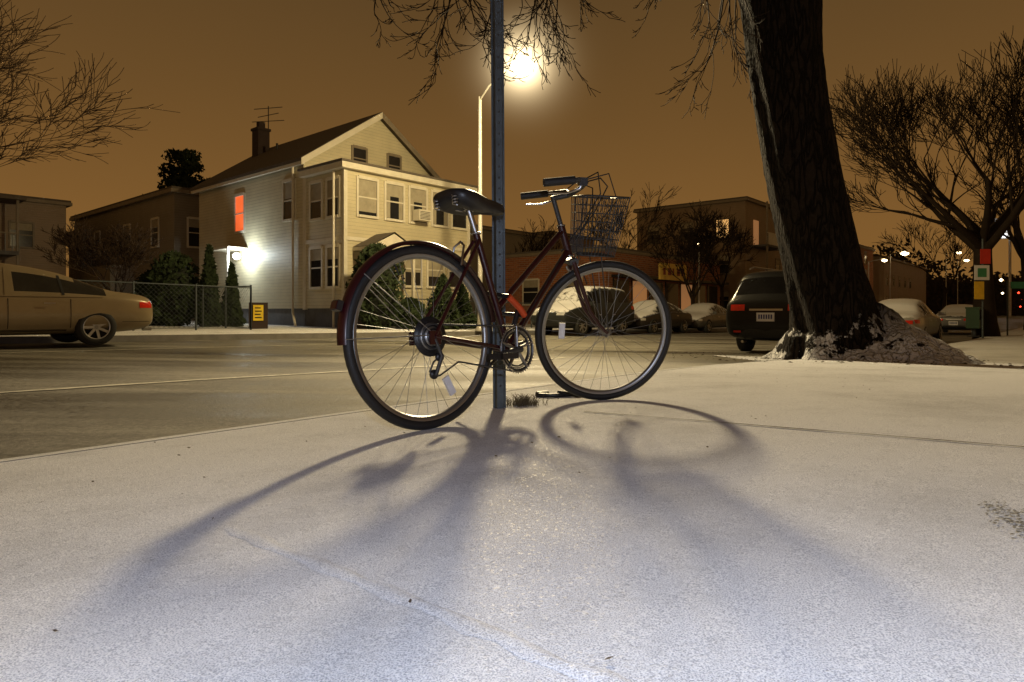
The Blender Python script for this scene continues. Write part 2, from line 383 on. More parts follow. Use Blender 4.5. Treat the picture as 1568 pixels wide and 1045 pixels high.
    o=bpy.data.objects.new('porch_light',L); x,y=W(A-.75,q-.9); o.location=(x,y,2.7); sc.collection.objects.link(o); o.parent=E
house()
def block(name,s0,s1,n0,n1,z1,wm,wins=(),g=-.8,roof=.25,trim=None):
    E=empty(name); m=M(ST); m.box(s0,s1,n0,n1,g,z1,wm); m.obj('walls',E)
    m=M(ST); m.box(s0-roof,s1+roof,n0-roof,n1+roof,z1+.002,z1+.18,MTRIMD); m.box(s0-roof+.05,s1+roof-.05,n0-roof+.05,n1+roof-.05,z1+.18,z1+.3,MROOF); m.obj('roof',E)
    m=M(ST)
    for w in wins: window(m,w[0],w[1],n0 if w[0]=='f' else s0,w[2],w[3],w[4],glass=w[5] if len(w)>5 else None,blind=.3 if len(w)<6 else 0,fr_=trim)
    m.obj('windows',E); return E
E=block('neighbour_house',13.8,22,34.6,50.5,6.45,MSIDG,[('s',37,3.9,5.3,.9),('s',41,3.9,5.3,.9),('s',46,3.9,5.3,.9),('s',38.5,1,2.4,.9),('s',43,1,2.4,.9),('s',48.5,3.9,5.3,.9),('f',14.9,3.8,5.2,.8)])
m=M(ST); m.box(12.6,13.8,40,45,.0,3.0,MSIDG); m.box(13.2,13.79,47,49.5,.0,5.6,MSIDG); m.obj('rear_wing',E)
E=block('apartment_building_with_balconies',-14,11.6,44,56,6.5,MSID2,[('f',s,z,z+1.3,1.0) for s in(-8,-4.5,-1,3,6,9.5) for z in(1,4)],trim=MTRIMD)
m=M(ST)
for z in(.9,3.6):
    m.box(-3,9,42.2,44,z-.2,z,MFOUND); m.box(-3,9,42.2,42.25,z+.9,z+.98,MTRIMD)
    for k in range(41): m.box(-3+k*.3,-2.96+k*.3,42.2,42.24,z,z+.9,MPLAST)
for s in(-3,0,3,6,8.9): m.box(s,s+.12,42.22,42.34,-.5,6.3,MTRIMD)
m.box(-3.3,9.3,42,44,6.3,6.45,MROOF); m.obj('balconies',E)
E=block('brick_shop',32.2,48.2,20.7,29,3.95,MBRICK,[('s',23,.9,2.4,1.2),('s',26.3,.9,2.4,1.2)],roof=.06)
m=M(ST)
for k in range(7):
    a=33+k*2.15; fbox(m,'f',a,a+1.8,.1,2.3,0,.02,20.7,MLITD if k in(1,4) else MGLASS); fbox(m,'f',a-.06,a,.0,2.4,0,.06,20.7,MPLAST)
m.box(32.8,48,19.9,20.69,2.45,2.6,MPLAST); m.obj('shop_front',E)
m=M(ST); m.box(37.0,40.6,19.75,19.89,2.45,3.5,mat('yellow_sign_board',(.8,.55,.12),.5,var=.25,scale=2))
for k,(w) in enumerate((.3,.45,.2,.4,.3)): m.box(37.35+k*.62,37.35+k*.62+w,19.73,19.749,2.75,3.2,mat('sign_letter',(.25,.04,.02),.5))
m.obj('shop_sign',E)
lit={(21,6.2):MLITY,(24,3.4):MLITD}
E=block('three_storey_apartments',49.4,66,19.2,28.6,8.9,MSID2,[('s',n,z,z+1.4,1.0)+((lit[(n,z)],) if (n,z) in lit else ()) for n in(21,24,27) for z in(.6,3.4,6.2)]+[('f',s,z,z+1.4,1.0) for s in(56.5,59,62,64.5) for z in(.6,3.4,6.2)],trim=MTRIMD)
m=M(ST)
for z in(2.6,5.4):
    m.box(50.2,54.5,17.8,19.19,z,z+.15,MFOUND); m.box(50.2,54.5,17.8,17.86,z+1.0,z+1.08,MTRIM)
    for k in range(22): m.box(50.2+k*.2,50.24+k*.2,17.81,17.85,z+.15,z+1,MTRIM)
for s in(50.2,54.4): m.box(s,s+.12,17.8,17.92,-.8,8.8,MTRIMD)
m.box(51,52,19.14,19.19,5.6,7.6,MLITD)
m.obj('balconies',E)
block('dark_house',34,44,34,44,6.6,MSIDG,[('s',36,3.6,5,.9),('s',40,3.6,5,.9)],trim=MTRIMD)
block('dark_house',52,60,40,52,8.2,MSID2,[('s',43,3.6,5,.9),('s',47,3.6,5,.9)],trim=MTRIMD)
block('row_house',74,92,19.5,30,8.0,MBRICK,[('f',s,z,z+1.4,1.1)+((MLITY,) if s==82 and z==4 else ()) for s in(76,79,82,85,88) for z in(1,4,6.2)],trim=MTRIMD)
block('row_house',98,130,19.5,30,7.5,MSID2,[('f',s,z,z+1.4,1.1) for s in(100,104,108,112,116) for z in(1,4)],trim=MTRIMD)
# ------------------------------------------------------------ trees
def branch(m,p,d,L,r,dep,rnd,mt,kids=(3,4),spread=.6,up=.15,seg=4,shr=.68,wob=.16,rmin=.006):
    pts=[Vector(p)]; d=Vector(d).normalized(); rr=[r]
    for i in range(seg):
        d=(d+Vector((rnd.uniform(-wob,wob),rnd.uniform(-wob,wob),rnd.uniform(-wob,wob)+up*.35))).normalized()
        pts.append(pts[-1]+d*L/seg); rr.append(max(rmin,r*(1-.55*(i+1)/seg)))
    m.tube(pts,rr,mt,7 if r>.08 else(4 if r>.025 else 3))
    if dep<=0: return
    for k in range(rnd.randint(*kids)):
        t=rnd.uniform(.35,1) if k else 1
        i=min(seg-1,int(t*seg)); q=pts[i].lerp(pts[i+1],t*seg-i)
        a=Vector((rnd.gauss(0,1),rnd.gauss(0,1),rnd.gauss(0,.7))); a=(a-d*a.dot(d))
        a.normalize(); nd=d+a*spread*rnd.uniform(.6,1.3)
        branch(m,q,nd,L*shr*rnd.uniform(.75,1.15),max(rmin,rr[i]*(.58 if k else .8)),dep-1,rnd,mt,kids,spread,up,seg,shr,wob,rmin)
def bare(name,x,y,z,h,r,dep,seed,mt=MTWIG,lean=(0,0,1),kids=(3,4),spread=.6,up=.15,L0=None,limbs=4,shr=.68,rmin=.006,lsp=.7,lr=.45,wob=.16):
    rnd=random.Random(seed); m=M(); p=Vector((x,y,z-.2)); d=Vector(lean).normalized(); pts=[p]; rr=[r*1.35]
    for i in range(5):
        d=(d+Vector((rnd.uniform(-.06,.06),rnd.uniform(-.06,.06),0))).normalized(); pts.append(pts[-1]+d*h/5); rr.append(r*(1-.07*i))
    m.tube(pts,rr,mt,10)
    for k in range(limbs):
        a=2*math.pi*(k+rnd.uniform(-.2,.2))/limbs; nd=d+Vector((math.cos(a),math.sin(a),0))*rnd.uniform(.6,1.1)*lsp
        branch(m,pts[-1]-d*rnd.uniform(0,h*.2),nd,(L0 or h*.8)*rnd.uniform(.8,1.15),r*lr,dep,rnd,mt,kids,spread,up,shr=shr,rmin=rmin,wob=wob)
    return m.obj(name)
bare('bare_tree',17.6,24.2,-.6,4.1,.36,5,37,lean=(-.12,0,1),kids=(3,4),spread=.55,up=.20,L0=3.2,limbs=9,shr=.74,rmin=.0105,lsp=1.5,lr=.45,wob=.14)
bare('bare_tree',26.3,33,-.6,4.2,.3,4,5,lean=(-.05,0,1),kids=(3,4),L0=3,limbs=5,rmin=.014)
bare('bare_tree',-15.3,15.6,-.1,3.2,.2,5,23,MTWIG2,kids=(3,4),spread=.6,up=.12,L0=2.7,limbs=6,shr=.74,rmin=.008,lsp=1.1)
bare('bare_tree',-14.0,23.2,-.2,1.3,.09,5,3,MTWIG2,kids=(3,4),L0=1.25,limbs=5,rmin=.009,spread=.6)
bare('bare_tree',10.2,36.5,-.6,2.2,.14,5,9,kids=(3,4),L0=2.2,limbs=5,rmin=.014,spread=.6)
bare('bare_tree',7.2,42,-.6,3.4,.14,4,14,kids=(3,4),L0=2.4,limbs=5,rmin=.014,spread=.6)
bare('bare_tree',.6,44,-.6,2.6,.14,4,17,kids=(3,4),L0=2.0,limbs=5,rmin=.014,spread=.6)
bare('bare_tree',14.5,45,-.6,3.0,.14,4,19,kids=(3,4),L0=2.4,limbs=5,rmin=.014,spread=.6)
bare('bare_tree',31,47,-.6,3.0,.14,4,29,kids=(3,4),L0=2.4,limbs=5,rmin=.014,spread=.6)
def street_tree():
    E=empty('large_street_tree'); rnd=random.Random(2)
    m=M(); rings=[]
    prof=[(-.45,4.25,1.12,.45),(-.25,4.22,.88,.36),(-.08,4.17,.70,.26),(.15,4.10,.57,.17),(.45,4.0,.50,.1),(.9,3.88,.455,.06),(1.5,3.75,.44,.05),(2.2,3.6,.43,.05),(3,3.46,.43,.05),(3.7,3.37,.44,.05),(4.3,3.33,.46,.06),(4.9,3.32,.55,.08),(5.4,3.3,.4,.05)]
    lob=[rnd.uniform(0,6.28) for _ in range(4)]
    dens=[]
    for i in range(len(prof)-1):
        for k in range(6):
            t=k/6; dens.append(tuple(prof[i][j]*(1-t)+prof[i+1][j]*t for j in range(4)))
    dens.append(prof[-1])
    for z,x,r,a in dens:
        ring=[]
        for k in range(64):
            q=2*math.pi*k/64
            rr=r*(1+a*(.55*math.cos(5*q+lob[0])+.35*math.cos(3*q+lob[1])+.25*math.cos(8*q+lob[2]))+.025*math.sin(9*q+z*2)+rnd.uniform(-.014,.014))
            ring.append((x+rr*math.cos(q)*(1.1 if z<.2 else 1),8.1+rr*math.sin(q),z))
        rings.append(ring)
    m.loft(rings,MBARK); m.obj('trunk',E)
    m=M(); G=70; vs=[]
    for i in range(G+1):
        for j in range(G+1):
            x=2.9+3.0*i/G; y=6.5+3.0*j/G
            dx,dy=x-4.35,y-7.95; a=math.atan2(dy,dx)
            Rr=1.0+.20*math.cos(a)+.08*math.cos(5*a+1)+.05*math.cos(9*a)
            d=math.hypot(dx,dy)/Rr
            h=.60*max(0,1-d)**1.15*(1+.25*math.cos(a))
            nz=mn.fractal(Vector((x*3.2,y*3.2,1)),1.0,2.0,4)
            h+= (nz*.085+.02)*sm((1.12-d)*3)
            vs.append((x,y,zs(x,y)+h-.022))
    m.add(vs,[(i*(G+1)+j,(i+1)*(G+1)+j,(i+1)*(G+1)+j+1,i*(G+1)+j+1) for i in range(G) for j in range(G)],MROOT,True); m.obj('root_mound',E)
    m=M()
    def limb(pts,r0,r1):
        m.tube(pts,[r0+(r1-r0)*i/(len(pts)-1) for i in range(len(pts))],MTWIG,8)
    limb([(3.3,8.1,4.9),(2.4,8.1,5.35),(1.2,8.2,5.5),(-.1,8.2,5.3),(-1.3,8.3,5.1),(-2.5,8.4,5.0)],.2,.04)
    limb([(3.3,8.1,5.3),(3.2,8.3,6.5),(2.9,8.5,8)],.3,.12); limb([(3.4,8.1,5.2),(4.3,8.2,6.2),(5.5,8.4,7.2)],.26,.1)
    limb([(3.2,8.1,5.2),(2.2,7.6,6.0),(1.0,7.2,6.6)],.2,.06)
    for p,d in(((2.9,8.5,8),(0,0,1)),((5.5,8.4,7.2),(1,0,.8)),((1.0,7.2,6.6),(-1,-.2,.6)),((3.2,8.3,6.5),(-.6,.5,.8))):
        branch(m,p,d,2,.09,4,rnd,MTWIG,(2,3),.6,.1)
    def droop(x0,x1,zt,zb,n):
        for _ in range(n):
            x=rnd.uniform(x0,x1); y=8.2+rnd.uniform(-.5,.5); z=zt+rnd.uniform(-.1,.2); L=(zt-zb)*rnd.uniform(.42,.68)
            branch(m,(x,y,z),(rnd.uniform(-.45,.3),rnd.uniform(-.3,.3),-1),L,.016,3,rnd,MTWIG,(2,4),.42,.14,5,.5,.2,.0045)
    droop(-.85,-.15,4.95,3.05,12); droop(.1,.7,4.95,3.35,9); droop(-2.1,-1.6,4.85,3.6,3); droop(2.35,2.9,4.9,3.1,7); droop(1.6,1.95,4.9,3.95,2)
    m.obj('limbs',E)
street_tree()
def foliage(m,c,rx,h,N_,size,shape='cone',seed=1,mt=MLEAF):
    rnd=random.Random(seed); c=Vector(c)
    for _ in range(N_):
        t=rnd.random()**(1.4 if shape=='cone' else 1); a=rnd.uniform(0,6.28)
        prof=(1-t)**.75*min(1,.55+t*5) if shape=='cone' else math.sqrt(max(0,1-(2*t-1)**2))
        lump=1+.16*math.sin(3*a+9*t)+.12*math.sin(7*a-15*t)
        rr=rx*prof*lump*math.sqrt(rnd.uniform(.35,1.08))
        p=c+Vector((rr*math.cos(a),rr*math.sin(a),t*h)); s_=size*rnd.uniform(.5,1.3)
        a1=Vector((rnd.gauss(0,1),rnd.gauss(0,1),rnd.gauss(0,1))).normalized(); b1=a1.orthogonal().normalized()
        m.add([p-a1*s_,p+b1*s_*.45,p+a1*s_,p-b1*s_*.45],[(0,1,2,3)],mt)
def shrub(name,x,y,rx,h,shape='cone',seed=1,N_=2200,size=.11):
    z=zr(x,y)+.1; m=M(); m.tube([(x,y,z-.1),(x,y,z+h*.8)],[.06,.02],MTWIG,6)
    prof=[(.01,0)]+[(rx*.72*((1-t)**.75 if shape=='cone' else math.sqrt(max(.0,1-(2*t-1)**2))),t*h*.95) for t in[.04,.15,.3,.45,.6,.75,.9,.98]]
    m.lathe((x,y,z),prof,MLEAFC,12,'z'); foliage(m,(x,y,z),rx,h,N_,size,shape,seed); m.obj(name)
shrub('evergreen_shrub',-11.4,22.0,.8,2.5,'round',2); shrub('arborvitae',-10.2,22.0,.42,2.75,'cone',3); shrub('arborvitae',-9.7,22.6,.36,2.2,'cone',5)
shrub('evergreen_shrub',-12.3,22.4,.6,1.9,'round',12)
shrub('evergreen_shrub',-4.55,22.1,.85,2.9,'round',4); shrub('arborvitae',-2.5,23.6,.7,2.0,'cone',6); shrub('arborvitae',-1.9,25,.55,1.7,'cone',7); shrub('evergreen_shrub',-3.6,22.9,.5,1.1,'round',8)
m=M(); x,y=-23.0,46; m.tube([(x,y,-.5),(x,y,11.4)],[.28,.05],MTWIG,8)
rnd=random.Random(8)
for k in range(46):
    a=rnd.uniform(0,6.28); t=rnd.uniform(0,1); zz=7.6+t*3.9; rr=rnd.uniform(.2,2.2)*(1.15-t*.8)
    cx_,cy_=x+rr*math.cos(a),y+rr*math.sin(a); m.tube([(x,y,zz-.4),(cx_,cy_,zz+.1)],[.08,.03],MTWIG,4)
    foliage(m,(cx_,cy_,zz-.35),rnd.uniform(.4,.75),rnd.uniform(.5,.9),110,.17,'round',k+50)
m.obj('pine_tree')
m=M(); rnd=random.Random(4)
for k in range(9000):
    t=rnd.random(); x=48+t*140; y=175-15*t+rnd.uniform(-12,12); top=14+4*math.sin(t*7)+1.6*math.sin(t*23)+.9*math.sin(t*61)+.6*math.sin(t*170)
    p=Vector((x,y,-2+top*rnd.random()**.5)); a1=Vector((rnd.gauss(0,1),rnd.gauss(0,.3),rnd.gauss(0,1))).normalized(); b1=Vector((a1.z,0,-a1.x)); s_=rnd.uniform(.3,.9)
    m.add([p-a1*s_,p+b1*s_*.5,p+a1*s_,p-b1*s_*.5],[(0,1,2,3)],MHILL)
m.obj('distant_trees')
m=M(); vs=[]
for k in range(60):
    t=k/59; x=40+t*150; y=182-15*t; h=11+4*math.sin(t*7)+1*math.sin(t*23)
    vs+=[(x,y,-3),(x,y,h),(x+5,y+60,-3)]
m.add(vs,[(3*k,3*k+3,3*k+4,3*k+1) for k in range(59)]+[(3*k+1,3*k+4,3*k+5,3*k+2) for k in range(59)],MHILL,True); m.obj('hill')
# ------------------------------------------------------------ cars
MTIRE=mat('car_tyre',(.02,.02,.02),.8); MALLOY=mat('alloy_wheel',(.5,.5,.5),.3,.8); MTAIL=mat('red_tail_lamp',(.6,.02,.01),.15,coat=.5); MHEAD=mat('headlamp_glass',(.6,.6,.6),.1,.3)
MPLATE=mat('licence_plate',(.75,.75,.78),.4,var=.05); MINK=mat('plate_ink',(.04,.05,.2),.6)
MSEAM=mat('panel_gap',(.01,.01,.01),.8)
SEDAN=dict(L=2.42,ax=1.38,wr=.33,st=[
(-2.42,.40,.66,.78,.62,.45,0),(-2.38,.30,.78,.90,.80,.60,0),(-2.1,.24,.84,.965,.88,.70,0),(-1.80,.22,.87,.99,.90,.70,0),(-1.62,.21,.88,1.02,.905,.70,'r'),(-1.00,.20,.885,1.29,.91,.60,1),(-.90,.20,.885,1.32,.91,.59,1),(-.50,.20,.885,1.41,.91,.575,1),(-.14,.20,.88,1.45,.915,.575,'p'),(-.05,.20,.88,1.455,.915,.575,1),(.45,.20,.87,1.41,.91,.565,'w'),(1.30,.20,.86,.985,.90,.68,0),(1.40,.20,.85,.96,.90,.70,0),(2.0,.22,.76,.85,.87,.66,0),(2.28,.26,.66,.74,.78,.55,0),(2.40,.36,.54,.60,.62,.4,0)])
SUV=dict(L=2.3,ax=1.33,wr=.37,st=[
(-2.34,.50,.84,.92,.72,.60,0),(-2.30,.36,1.02,1.12,.86,.72,0),(-2.24,.32,1.10,1.20,.90,.74,'r'),(-1.92,.28,1.13,1.70,.915,.67,1),(-1.84,.28,1.13,1.78,.92,.67,1),(-1.0,.26,1.11,1.83,.925,.67,'p'),(-.9,.26,1.11,1.83,.925,.67,1),(.0,.26,1.09,1.83,.925,.67,'p'),(.1,.26,1.09,1.825,.925,.67,1),(.55,.26,1.08,1.76,.92,.65,'w'),(1.2,.26,1.06,1.16,.91,.72,0),(1.32,.26,1.05,1.14,.91,.72,0),(1.95,.28,.95,1.03,.88,.70,0),(2.24,.34,.80,.88,.80,.6,0),(2.33,.45,.64,.72,.66,.5,0)])
def car(name,s,n,hd,spec,paint,snow=0,rackrails=False,dark=False):
    x,y=W(s,n); z=zr(x,y)+.01
    T=Matrix.Translation((x,y,z))@Matrix.Rotation(UA+(0 if hd>0 else math.pi),4,'Z')
    E=empty(name)
    MP=mat(name+'_paint',paint,.35,0 if dark else .3,.08,2,coat=.15 if dark else .6,snow=snow,spec=.25 if dark else .5)
    MG=mat(name+'_glass',(.01,.01,.011) if dark else (.03,.027,.022),.08,0,.5,1.5,snow=snow*.95,spec=.3 if dark else .5)
    ms=[MP,MG,MPLAST]
    st=spec['st']; rings=[]
    for (X,zb,zl,zt,w,wt,k) in st:
        cab= zt-zl>.2
        h=[(0,zb),(w*.8,zb),(w*.97,zb+.10),(w,zb+(zl-zb)*.55),(w*.975,zl-.05),(w*.95,zl),(wt+.03,zt-(.09 if cab else .035)),(wt-.08,zt-(.025 if cab else .01)),(0,zt+.015)]
        rings.append([(X,-a,b) for a,b in h]+[(X,a,b) for a,b in h[-2:0:-1]])
    n_=len(rings[0]); vs=[p for r in rings for p in r]; fs=[];mi=[]
    for i in range(len(rings)-1):
        k0=st[i][6]
        for k in range(n_):
            kk=k if k<8 else n_-1-k
            fs.append((i*n_+k,i*n_+(k+1)%n_,(i+1)*n_+(k+1)%n_,(i+1)*n_+k))
            mt=0
            if kk==5 and k0 in(1,'r','w') : mt=1
            if kk in(6,7) and k0 in('r','w'): mt=1
            if kk in(0,): mt=2
            mi.append(mt)
    fs.append(tuple(range(n_))[::-1]); mi.append(0); fs.append(tuple(range((len(rings)-1)*n_,len(rings)*n_))); mi.append(0)
    me=bpy.data.meshes.new('tmp'); me.from_pydata(vs,[],fs)
    for q in ms: me.materials.append(q)
    me.polygons.foreach_set('material_index',mi); me.update()
    ob=bpy.data.objects.new('tmp',me); sc.collection.objects.link(ob)
    sb=ob.modifiers.new('s','SUBSURF'); sb.levels=2; sb.render_levels=2
    cm=M(); cm.ms=[MP,MG,MPLAST]
    ar=spec['wr']+.055
    for X in(-spec['ax'],spec['ax']):
        for sg in(-1,1):
            a,b=(.58,1.2) if sg>0 else(-1.2,-.58)
            K=28; v=[(X+ar*math.cos(6.2832*k/K),yy,spec['wr']+.01+ar*math.sin(6.2832*k/K)) for yy in(a,b) for k in range(K)]
            cm.add(v,[(k,(k+1)%K,K+(k+1)%K,K+k) for k in range(K)]+[tuple(range(K))[::-1],tuple(range(K,2*K))],MPLAST)
    co=cm.obj('cut')
    bm_=ob.modifiers.new('b','BOOLEAN'); bm_.operation='DIFFERENCE'; bm_.object=co; bm_.solver='EXACT'
    dg=bpy.context.evaluated_depsgraph_get(); ev=ob.evaluated_get(dg); nm=bpy.data.meshes.new_from_object(ev)
    tree=BVHTree.FromPolygons([v.co.copy() for v in nm.vertices],[tuple(p.vertices) for p in nm.polygons])
    bpy.data.objects.remove(ob); bpy.data.objects.remove(co)
    for p in nm.polygons: p.use_smooth=p.material_index!=2
    nm.transform(T); body=bpy.data.objects.new('body',nm); sc.collection.objects.link(body); body.parent=E
    m=M(T)
    def patch(ax,sg,a0,a1,z0,z1,mt,off=.006,nx=6,nz=4,sk=0):
        vs=[]
        for i in range(nx+1):
            for j in range(nz+1):
                a=a0+(a1-a0)*i/nx+sk*j/nz; zz=z0+(z1-z0)*j/nz
                o=Vector((sg*4,a,zz)) if ax=='x' else Vector((a,sg*3,zz)); d=Vector((-sg,0,0)) if ax=='x' else Vector((0,-sg,0))
                hit=tree.ray_cast(o,d)
                if hit[0] is None: return
                vs.append(hit[0]+(-d)*off)
        m.add(vs,[(i*(nz+1)+j,(i+1)*(nz+1)+j,(i+1)*(nz+1)+j+1,i*(nz+1)+j+1) for i in range(nx) for j in range(nz)],mt,True)
    suv=spec is SUV
    for sg in(-1,1):
        if suv:
            patch('x',-1,sg*.44,sg*.74,.92,1.05,MTAIL,.012); patch('y',sg,-2.20,-1.98,.95,1.08,MTAIL)
            patch('x',1,sg*.45,sg*.74,.74,.84,MHEAD)
            patch('x',-1,sg*.52,sg*.68,.46,.50,MTAIL,.012)
        else:
            patch('x',-1,sg*.40,sg*.72,.66,.77,MTAIL,.012); patch('y',sg,-2.34,-2.1,.68,.79,MTAIL)
            patch('x',1,sg*.30,sg*.58,.54,.63,MHEAD,.012); patch('y',sg,2.0,2.25,.58,.68,MHEAD)
            patch('y',sg,-.13,-.05,.88,1.36,MP,.008,2,8,-.03); patch('y',sg,-.90,-.86,.90,1.25,MSEAM,.008,1,8,.03)
            patch('y',sg,-1.5,1.1,.865,.885,MP,.012,16,1)
        for X in((-.98,-.09,.95) if not suv else(-1.05,-.0,.95)):
            patch('y',sg,X-.006,X+.006,.32,.83,MSEAM,.003,1,10)
        patch('y',sg,-.93,.93,.27,.30,MSEAM,.004,12,1)
        patch('y',sg,-2.3,-1.8,.42,.428,MSEAM,.003,8,1)
        for X in(-.75,.22): patch('y',sg,X,X+.17,.74,.77,MCHROME,.03,2,1)
        m.obox((.95,sg*1.0,.96 if not suv else 1.16),(.12,.2,.13),Matrix.Identity(3),MP)
        if rackrails: m.tube([(-1.6,sg*.6,1.84),(-1.4,sg*.6,1.89),(.2,sg*.6,1.89),(.4,sg*.6,1.83)],.018,MCHROME,6)
    zp=.84 if suv else .60
    if suv:
        patch('x',-1,-.42,.42,.36,.50,MPLAST,.012); patch('x',-1,-.34,.34,.92,.96,MCHROME,.014)
        patch('x',-1,-.70,.70,.60,.61,MSEAM,.004,10,1)
    else:
        patch('x',-1,-.6,.6,.44,.446,MSEAM,.004,10,1); patch('x',-1,-.3,.3,.72,.74,MCHROME,.012)
    patch('x',1,-.4,.4,.40,.50,MPLAST,.008)
    patch('x',1,-.26,.26,.54,.60,MSEAM,.010)
    hit=tree.ray_cast(Vector((-4,0,zp-.06)),Vector((1,0,0)))
    if hit[0]:
        X=hit[0].x-.03; m.box(X,X+.04,-.18,.18,zp-.14,zp+.04,MPLATE)
        for k in range(6): m.box(X-.003,X-.001,-.14+k*.05,-.11+k*.05,zp-.09,zp,MINK)
    m.tube([(-spec['L']+.15,.5,.27),(-spec['L']-.01,.5,.27)],.03,MCHROME,8)
    m.obj('lamps_and_trim',E)
    m=M(T); wr=spec['wr']
    for X in(-spec['ax'],spec['ax']):
        for sg in(-1,1):
            yc=sg*.80
            pr=[(wr*.62,.09),(wr*.66,.10),(wr*.95,.095),(wr,.07),(wr,-.07),(wr*.95,-.1),(wr*.6,-.1)]
            m.lathe((X,yc,wr),[(r,h*sg) for r,h in pr],MTIRE,28)
            m.lathe((X,yc,wr),[(wr*.66,.09*sg),(wr*.62,.08*sg),(wr*.6,.03*sg),(.001,.03*sg)],MPLAST,28)
            m.lathe((X,yc,wr),[(wr*.68,.085*sg),(wr*.66,.1*sg),(wr*.61,.09*sg)],MALLOY,28)
            m.lathe((X,yc,wr),[(.001,.075*sg),(.05,.07*sg),(.06,.04*sg)],MALLOY,12)
            for k in range(7):
                a=6.2832*k/7; m.obox((X+wr*.33*math.cos(a),yc+sg*.06,wr+wr*.33*math.sin(a)),(wr*.6,.03,.045),Matrix.Rotation(-a,3,'Y'),MALLOY)
    m.obj('wheels',E)
    return E
car('gold_sedan',2.6,14.2,-1,SEDAN,(.33,.26,.155),0)
car('black_suv',15.9,4.85,1,SUV,(.005,.005,.006),0,rackrails=True,dark=True)
car('snowy_sedan',24.4,4.35,1,SEDAN,(.30,.29,.27),.7)
car('parked_suv',20.4,14.1,-1,SUV,(.025,.028,.03),.5,dark=True)
car('parked_sedan',25.6,14.1,-1,SEDAN,(.035,.03,.03),.55,dark=True)
car('parked_sedan.001',30.9,14.1,-1,SEDAN,(.09,.09,.09),.65)
car('distant_car',39,4.4,1,SEDAN,(.1,.1,.1),.5)
